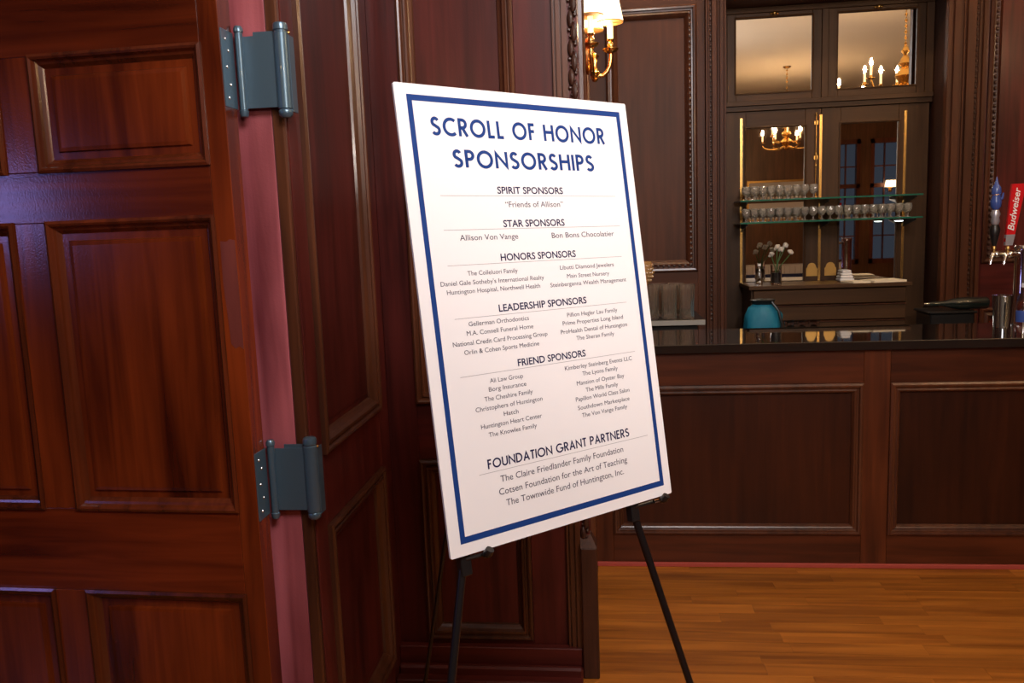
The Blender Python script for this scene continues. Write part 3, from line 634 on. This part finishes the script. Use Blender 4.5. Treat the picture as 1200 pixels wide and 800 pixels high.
# ---- sconce
sc = thing('wall_sconce', 'lit brass three-candle wall sconce with fabric shades above the sign', 'sconce', (-.05, 3.60, 2.22))
MB().lathe([(0, -.0155), (.022, -.0155), (.030, -.010), (.032, 0), (.024, .006), (.012, .012), (0, .014)], (-.034, 3.60, 2.32), 20, 'X', sx=1, sy=2.4).build('back_plate', BRASS, sc)
MB().lathe([(0, 2.212), (.010, 2.216), (.014, 2.224), (.008, 2.232), (.018, 2.240), (.022, 2.252), (.014, 2.262), (.009, 2.28), (.012, 2.30), (.006, 2.33), (0, 2.335)], (-.008, 3.60, 0), 16).build('hub', BRASS, sc)
MB().tube([(-.05, 3.60, 2.30), (-.03, 3.60, 2.27), (-.01, 3.60, 2.255)], .008, 10).build('bracket', BRASS, sc)
for (tx, ty) in ((.060, 3.600), (-.022, 3.475), (-.022, 3.725)):
    c0 = Vector((-.008, 3.60, 0)); tip = Vector((tx, ty, 0)); d = tip-c0
    prof_a = [(.02, 2.248), (.25, 2.236), (.5, 2.238), (.75, 2.252), (.92, 2.275), (1.0, 2.305), (1.0, 2.328)]
    a = MB().tube([(c0+d*f)+Vector((0, 0, z)) for f, z in prof_a], [.0065, .008, .009, .009, .0085, .0075, .006], 10).build('arm', BRASS, sc)
    MB().lathe([(0, 2.326), (.010, 2.326), (.026, 2.333), (.034, 2.342), (.034, 2.345), (.024, 2.341), (.010, 2.340), (0, 2.340)], (tx, ty, 0), 20).build('drip_pan', BRASS, a)
    MB().lathe([(0, 2.341), (.009, 2.342), (.014, 2.352), (.014, 2.364), (.009, 2.372), (.015, 2.380), (.015, 2.384), (0, 2.384)], (tx, ty, 0), 16).build('candle_cup', BRASS, a)
    MB().lathe([(0, 2.3845), (.0115, 2.3845), (.0115, 2.47), (0, 2.471)], (tx, ty, 0), 14).build('candle', CANDLE, a)
    MB().lathe([(0, 2.4715), (.010, 2.478), (.014, 2.495), (.008, 2.52), (0, 2.535)], (tx, ty, 0), 10).build('bulb', BULB, a)
    MB().lathe([(.0555, 2.452), (.034, 2.56), (.033, 2.56), (.0545, 2.452), (.0555, 2.452)], (tx, ty, 0), 28).build('shade', SHADE_M, a)
    MB().lathe([(.0560, 2.450), (.0552, 2.455), (.0540, 2.455), (.0548, 2.450), (.0560, 2.450)], (tx, ty, 0), 28).build('shade_trim', SHADE_T, a)
point('sconce_glow', (.035, 3.60, 2.43), 7.5, WARM, .03); 

# ---- easel and sign
BL = Vector((-.29586, 1.46095, .98525)); E1 = Vector((.73575, .67721, -.00771)).normalized(); U1 = Vector((-.09725, .11691, .98837)).normalized(); N1 = E1.cross(U1).normalized()
def TBd(u, v_, d): return BL+E1*u+U1*v_+N1*d
WB, HB = .6096, .9144
sign = thing('sponsor_sign', 'white foam sign board with navy border listing sponsors, standing on the easel', 'sign', tuple(BL))
m = MB(); r = .004; seg = 4; out = []
for (cx, cy, a0) in ((r, r, 180), (WB-r, r, 270), (WB-r, HB-r, 0), (r, HB-r, 90)):
    for q in range(seg+1):
        a = math.radians(a0+90*q/seg); out.append((cx+r*math.cos(a), cy+r*math.sin(a)))
L = len(out)
m.add([TBd(a, b, 0) for a, b in out]+[TBd(a, b, -.0003) for a, b in out], [tuple(range(L)), tuple(range(2*L-1, L-1, -1))]+[(q, (q+1) % L, L+(q+1) % L, L+q) for q in range(L)])
m.build('face', BOARD, sign)
m = MB(); m.add([TBd(a, b, -.0004) for a, b in out]+[TBd(a, b, -.0052) for a, b in out], [tuple(range(L)), tuple(range(2*L-1, L-1, -1))]+[(q, (q+1) % L, L+(q+1) % L, L+q) for q in range(L)])
m.build('foam_core', EDGE, sign)
o_ = [(.0255, .0230), (.5870, .0230), (.5870, .8935), (.0255, .8935)]; i_ = [(.0370, .0355), (.5755, .0355), (.5755, .8815), (.0370, .8815)]
m = MB(); m.add([TBd(a, b, .0003) for a, b in o_+i_], [(q, (q+1) % 4, 4+(q+1) % 4, 4+q) for q in range(4)]); m.build('border', BLUE, sign)
# geometric capitals for the title lines (strokes on a unit cap height)
def arc(cx, cy, rx, ry, a0, a1, n=14): return [(cx+rx*math.cos(math.radians(a0+(a1-a0)*q/n)), cy+ry*math.sin(math.radians(a0+(a1-a0)*q/n))) for q in range(n+1)]
s_ = .065
GLY = {
 'O': (.98, [arc(.49, .5, .425, .44, 0, 360, 28)]),
 'C': (.80, [arc(.49, .5, .425, .44, 50, 310, 22)]),
 'G': (.95, [arc(.49, .5, .425, .44, 48, 352, 22)+[(.56, .47)]]),
 'S': (.56, [arc(.27, .735, .185, .20, 25, 225, 12)+arc(.28, .27, .215, .205, 60, -150, 14)]),
 'L': (.44, [[(s_, 1), (s_, s_), (.42, s_)]]),
 'F': (.46, [[(s_, 0), (s_, 1-s_), (.42, 1-s_)], [(s_, .53), (.39, .53)]]),
 'E': (.48, [[(.44, s_), (s_, s_), (s_, 1-s_), (.44, 1-s_)], [(s_, .53), (.41, .53)]]),
 'H': (.72, [[(s_, 0), (s_, 1)], [(.655, 0), (.655, 1)], [(s_, .54), (.655, .54)]]),
 'N': (.78, [[(s_, 0), (s_, .90), (.715, .10), (.715, 1)]]),
 'I': (.13, [[(s_, 0), (s_, 1)]]),
 'T': (.52, [[(.26, 0), (.26, 1)], [(0, 1-s_), (.52, 1-s_)]]),
 'U': (.68, [[(s_, 1)]+arc(.34, .34, .275, .28, 180, 360, 14)+[(.615, 1)]]),
 'P': (.54, [[(s_, 0), (s_, 1-s_), (.25, 1-s_)]+arc(.25, .71, .23, .225, 90, -90, 10)+[(s_, .485)]]),
 'R': (.58, [[(s_, 0), (s_, 1-s_), (.25, 1-s_)]+arc(.25, .71, .22, .225, 90, -90, 10)+[(s_, .485)], [(.24, .485), (.52, 0)]]),
 'D': (.76, [[(s_, s_), (s_, 1-s_), (.26, 1-s_)]+arc(.26, .5, .43, .435, 90, -90, 16)+[(s_, s_)]]),
 'A': (.78, [[(s_, 0), (.39, .93), (.715, 0)], [(.19, .33), (.59, .33)]]),
 ' ': (.27, [])}
def ribbon(m, pts, hw, f, z):
    pts = [Vector(p) for p in pts]; n = len(pts); closed = (pts[0]-pts[-1]).length < 1e-4
    A = []
    for i in range(n):
        if closed: p = pts[(i-1) % (n-1)]; q = pts[(i+1) % (n-1)] if i < n-1 else pts[1]
        else: p = pts[max(i-1, 0)]; q = pts[min(i+1, n-1)]
        d0 = (pts[i]-p); d1 = (q-pts[i])
        if d0.length < 1e-6: d0 = d1
        if d1.length < 1e-6: d1 = d0
        d0 = d0.normalized(); d1 = d1.normalized(); n0 = Vector((-d0.y, d0.x)); n1 = Vector((-d1.y, d1.x)); b = (n0+n1)
        b = b.normalized() if b.length > .05 else n0
        k = 1/max(b.dot(n0), .42); A += [pts[i]+b*hw*k, pts[i]-b*hw*k]
    m.add([TBd(*f(a.x, a.y), z) for a in A], [(2*i, 2*i+1, 2*i+3, 2*i+2) for i in range(n-1)])
def title(txt, u0, u1, v0, cap, hw, mat, name, track=.10):
    adv = 0; lay = []
    for ch in txt: lay.append((ch, adv)); adv += GLY[ch][0]+track
    adv -= track; kx = (u1-u0)/adv; k = 0
    for ch, x in lay:
        if ch == ' ': continue
        m = MB()
        for st in GLY[ch][1]:
            ribbon(m, st, hw, lambda a, b, x=x: (u0+(x+a)*kx, v0+b*cap), .0004+.00002*(k % 3)); k += 1
        m.build(name, mat, sign)
title('SCROLL OF HONOR', .073, .530, .8165, .0355, .094, BLUE, 'title_letter', .19)
title('SPONSORSHIPS', .115, .487, .7540, .0350, .094, BLUE, 'title_letter', .19)
title('FOUNDATION GRANT PARTNERS', .109, .497, .1530, .0185, .085, INK, 'heading_letter', .13)
HEAD = [('SPIRIT SPONSORS', .213, .388, .702), ('STAR SPONSORS', .218, .382, .633), ('HONORS SPONSORS', .201, .403, .564), ('LEADERSHIP SPONSORS', .181, .418, .461), ('FRIEND SPONSORS', .212, .397, .346)]
RULES = [(.075, .543, .697), (.073, .546, .629), (.072, .540, .559), (.073, .538, .454), (.070, .546, .340), (.086, .554, .145)]
BODY = [('\u201cFriends of Allison\u201d', .229, .384, .674, .0125), ('Allison Von Vange', .108, .252, .608, .0120), ('Bon Bons Chocolatier', .342, .524, .607, .0120),
 ('The Colleluori Family', .116, .240, .538, .0095), ("Daniel Gale Sotheby's International Realty", .051, .307, .520, .0095), ('Huntington Hospital, Northwell Health', .063, .294, .503, .0095),
 ('Libutti Diamond Jewelers', .354, .512, .538, .0095), ('Main Street Nursery', .371, .495, .519, .0095), ('Steinberganna Wealth Management', .322, .545, .502, .0095),
 ('Gellerman Orthodontics', .104, .254, .438, .0095), ('M.A. Connell Funeral Home', .097, .263, .420, .0095), ('National Credit Card Processing Group', .062, .298, .401, .0095), ('Orlin & Cohen Sports Medicine', .086, .273, .383, .0095),
 ('Pillion Hegler Lau Family', .358, .506, .435, .0095), ('Prime Properties Long Island', .343, .521, .418, .0095), ('ProHealth Dental of Huntington', .335, .531, .400, .0095), ('The Sheran Family', .376, .488, .383, .0095),
 ('Ali Law Group', .138, .221, .321, .0095), ('Borg Insurance', .133, .227, .304, .0095), ('The Cheshire Family', .120, .241, .286, .0095), ('Christophers of Huntington', .096, .264, .268, .0095), ('Hatch', .162, .199, .251, .0095), ('Huntington Heart Center', .104, .257, .233, .0095), ('The Knowles Family', .120, .241, .215, .0095),
 ('Kimberley Steinberg Events LLC', .334, .533, .322, .0095), ('The Lyons Family', .381, .486, .305, .0095), ('Mansion of Oyster Bay', .362, .503, .286, .0095), ('The Mills Family', .385, .481, .269, .0095), ('Papillon World Class Salon', .354, .514, .252, .0095), ('Southdown Marketplace', .357, .511, .233, .0095), ('The Von Vange Family', .366, .501, .216, .0095),
 ('The Claire Friedlander Family Foundation', .135, .473, .122, .0135), ('Cotsen Foundation for the Art of Teaching', .128, .481, .097, .0135), ('The Townwide Fund of Huntington, Inc.', .142, .467, .073, .0135)]
def line(name, t, u0, u1, v_, cap, wt, mat):
    vs, fs = text_mesh(t, u1-u0, cap, wt); MB().add([TBd((u0+u1)/2+a, v_+b, .0004) for a, b in vs], fs).build(name, mat, sign)
for t, a, b, v_ in HEAD: line('heading_line', t, a, b, v_, .0150, .018, INK)
for t, a, b, v_, c in BODY: line('name_line', t, a, b, v_, c, 0, INK_T)
for a, b, v_ in RULES: MB().add([TBd(a, v_, .0003), TBd(b, v_, .0003), TBd(b, v_+.0008, .0003), TBd(a, v_+.0008, .0003)], [(0, 1, 2, 3)]).build('rule_line', RULE, sign)

ez = thing('easel', 'black metal tripod easel holding the white sign', 'easel', (-.15, 1.8, 0))
apex = TBd(.27, .85, -.024)
footL = Vector((-.377, 1.208, .008)); footR = Vector((.341, 1.870, .008)); footB = Vector((-.62, 2.39, .008))
def leg(foot, hold, top):
    a = MB().tube([foot+(hold-foot)*.02, foot+(hold-foot)*.55], .0068, 10).tube([foot+(hold-foot)*.52, hold], .0085, 10).tube([hold, top], .0085, 10).build('leg', BLACK_M, ez)
    MB().lathe([(0, -.008), (.011, -.008), (.012, .012), (.008, .018), (0, .018)], tuple(foot), 12).build('rubber_foot', BLACK_P, a)
    return a
hl = TBd(.039, -.013, -.02); hr = TBd(.498, -.017, -.02)
lg = leg(footL, hl, apex); rg = leg(footR, hr, apex)
bk = MB().tube([footB, apex], .006, 10).build('leg', BLACK_M, ez)
MB().lathe([(0, -.008), (.011, -.008), (.012, .012), (0, .018)], tuple(footB), 12).build('rubber_foot', BLACK_P, bk)
MB().tube([apex-U1*.03, apex+U1*.04], .014, 12).build('apex_joint', BLACK_P, ez)
MB().box(-.32, .32, -.004, .004, 0, .001)
for u, lft in ((.039, True), (.498, False)):
    c = TBd(u, -.013, -.02)
    b1 = MB(); 
    b1.box(-.012, .012, -.030, .012, -.010, .011, T=lambda x, y_, z, c=c: c+E1*x+U1*y_+N1*z, bev=.002)
    br = b1.build('bracket', BLACK_P, ez)
    uh = u+(.037 if lft else .072)
    MB().tube([TBd(u, -.010, -.012), TBd(uh, -.010, -.006), TBd(uh, -.010, .012)], .0045, 8).build('hook', BLACK_M, br)
    MB().tube([TBd(uh, -.009, .002), TBd(uh, -.004, .014), TBd(uh+.002, .004, .020)], [.007, .0095, .0085], 10).build('rubber_tip', BLACK_P, br)
# clear plastic clip at the lower right corner
MB().tube([TBd(.545, -.006, .004), TBd(.565, -.006, .008)], .0045, 8).build('clear_sleeve', GLASS, ez)

# ---- chandeliers, hall furniture seen in mirrors
prof_c = [(0, -.10), (.02, -.09), (.03, -.06), (.015, -.03), (.06, .02), (.09, .07), (.06, .12), (.03, .15), (.05, .19), (.07, .23), (.05, .28), (.025, .31), (.045, .35), (.03, .40), (.012, .43), (.03, .47), (.012, .52), (0, .53)]
def chandelier(cx, cy, z0, K, lab):
    ch = thing('chandelier', lab, 'chandelier', (cx, cy, z0), 'hall chandeliers')
    MB().lathe([(r_*1.35*(.5+.5*K), z0+h*(.4+.6*K)) for r_, h in prof_c], (cx, cy, 0), 16).build('column', BRASS, ch)
    m = MB(); z = z0+.53*(.4+.6*K)+.012
    while z < 3.875: m.lathe([(.010, -.004), (.016, 0), (.010, .004), (.005, 0), (.010, -.004)], (cx, cy, z), 8, 'X' if int(z*34) % 2 else 'Y'); z += .028
    m.build('chain', BRASS, ch)
    MB().lathe([(0, 3.87), (.03, 3.872), (.055, 3.886), (.06, 3.898), (0, 3.899)], (cx, cy, 0), 14).build('ceiling_rose', BRASS, ch)
    for k in range(12):
        low = k % 2 == 0; R = (.62 if low else .40)*K; a = 2*math.pi*k/12+.15; zt = z0+(.06 if low else .20)*(.4+.6*K)
        dx, dy3 = math.cos(a), math.sin(a)
        arm = MB().tube([(cx+dx*R*f, cy+dy3*R*f, zt-.06+g_*K) for f, g_ in ((.08, .02), (.25, -.03), (.5, -.07), (.75, -.06), (.93, -.02), (1, .05))], .009, 7).build('arm', BRASS, ch)
        x, y = cx+dx*R, cy+dy3*R
        MB().lathe([(0, zt-.01), (.012, zt-.01), (.045, zt), (.045, zt+.004), (.012, zt+.002), (.016, zt+.02), (.014, zt+.03), (0, zt+.03)], (x, y, 0), 10).build('drip_pan', BRASS, arm)
        MB().lathe([(0, zt+.0305), (.011, zt+.0305), (.011, zt+.12), (0, zt+.12)], (x, y, 0), 8).build('candle', CANDLE, arm)
        MB().lathe([(0, zt+.121), (.014, zt+.135), (.018, zt+.155), (.008, zt+.185), (0, zt+.20)], (x, y, 0), 8).build('bulb', BULB_C, arm)
chandelier(3.08, 2.3, 2.775, 1, 'large brass chandelier with lit candle bulbs shown in the right transom mirror')
chandelier(2.84, -1.9, 2.74, .56, 'smaller brass chandelier with lit candle bulbs shown in the left door mirror')
point('hall_bulb_light', (-1.6, -3.6, 3.1), 35, WARM, .03)

tbl = thing('banquet_table', 'hall table with white cloth and navy skirt reflected in the left mirror', 'table', (3.55, -5.3, 0))
MB().box(2.5, 4.7, -5.6, -5.0, .74, .76, bev=.004).build('tabletop', WHITE_C, tbl)
m = MB(); 
for k in range(22): m.box(2.5+k*.1, 2.5+k*.1+.095, -5.0, -4.99-.006*(k % 2), .60, .765)
m.build('white_cloth', WHITE_C, tbl)
m = MB()
for k in range(44): m.box(2.5+k*.05, 2.5+k*.05+.048, -4.99, -4.975-.006*(k % 2), .02, .60)
m.build('navy_skirt', NAVY_C, tbl)
for x in (2.6, 4.6):
    for y in (-5.5, -5.1): MB().tube([(x, y, 0), (x, y, .74)], .015, 8).build('leg', BLACK_M, tbl)
pic = thing('display_board', 'pale framed board on the hall wall, reflected behind the shelf glasses', 'board', (3.55, -5.98, 1.7))
MB().box(3.0, 4.1, -5.99, -5.975, 1.65, 2.38).build('panel', WHITE_C, pic)
m = MB()
for b_ in ((2.96, 3.0, 1.61, 2.42), (4.1, 4.14, 1.61, 2.42), (3.0, 4.1, 1.61, 1.65), (3.0, 4.1, 2.38, 2.42)): m.box(b_[0], b_[1], -5.995, -5.96, b_[2], b_[3])
m.build('frame', BRASS_D, pic)
lamp = thing('hall_lamp', 'small lit yellow wall lamp reflected in the right mirror', 'lamp', (5.72, -5.9, 2.2))
MB().box(5.69, 5.75, -5.965, -5.95, 2.1, 2.25).tube([(5.72, -5.955, 2.14), (5.72, -5.87, 2.13), (5.72, -5.85, 2.19)], .01, 8).build('bracket', BRASS, lamp)
for x in (5.64, 5.72, 5.80): MB().lathe([(0, 2.19), (.055, 2.20), (.05, 2.26), (.035, 2.32), (0, 2.325)], (x, -5.85, 0), 12).build('shade', SHADE_M, lamp)

for o in bpy.data.objects:
    if '_w' in o: del o['_w']
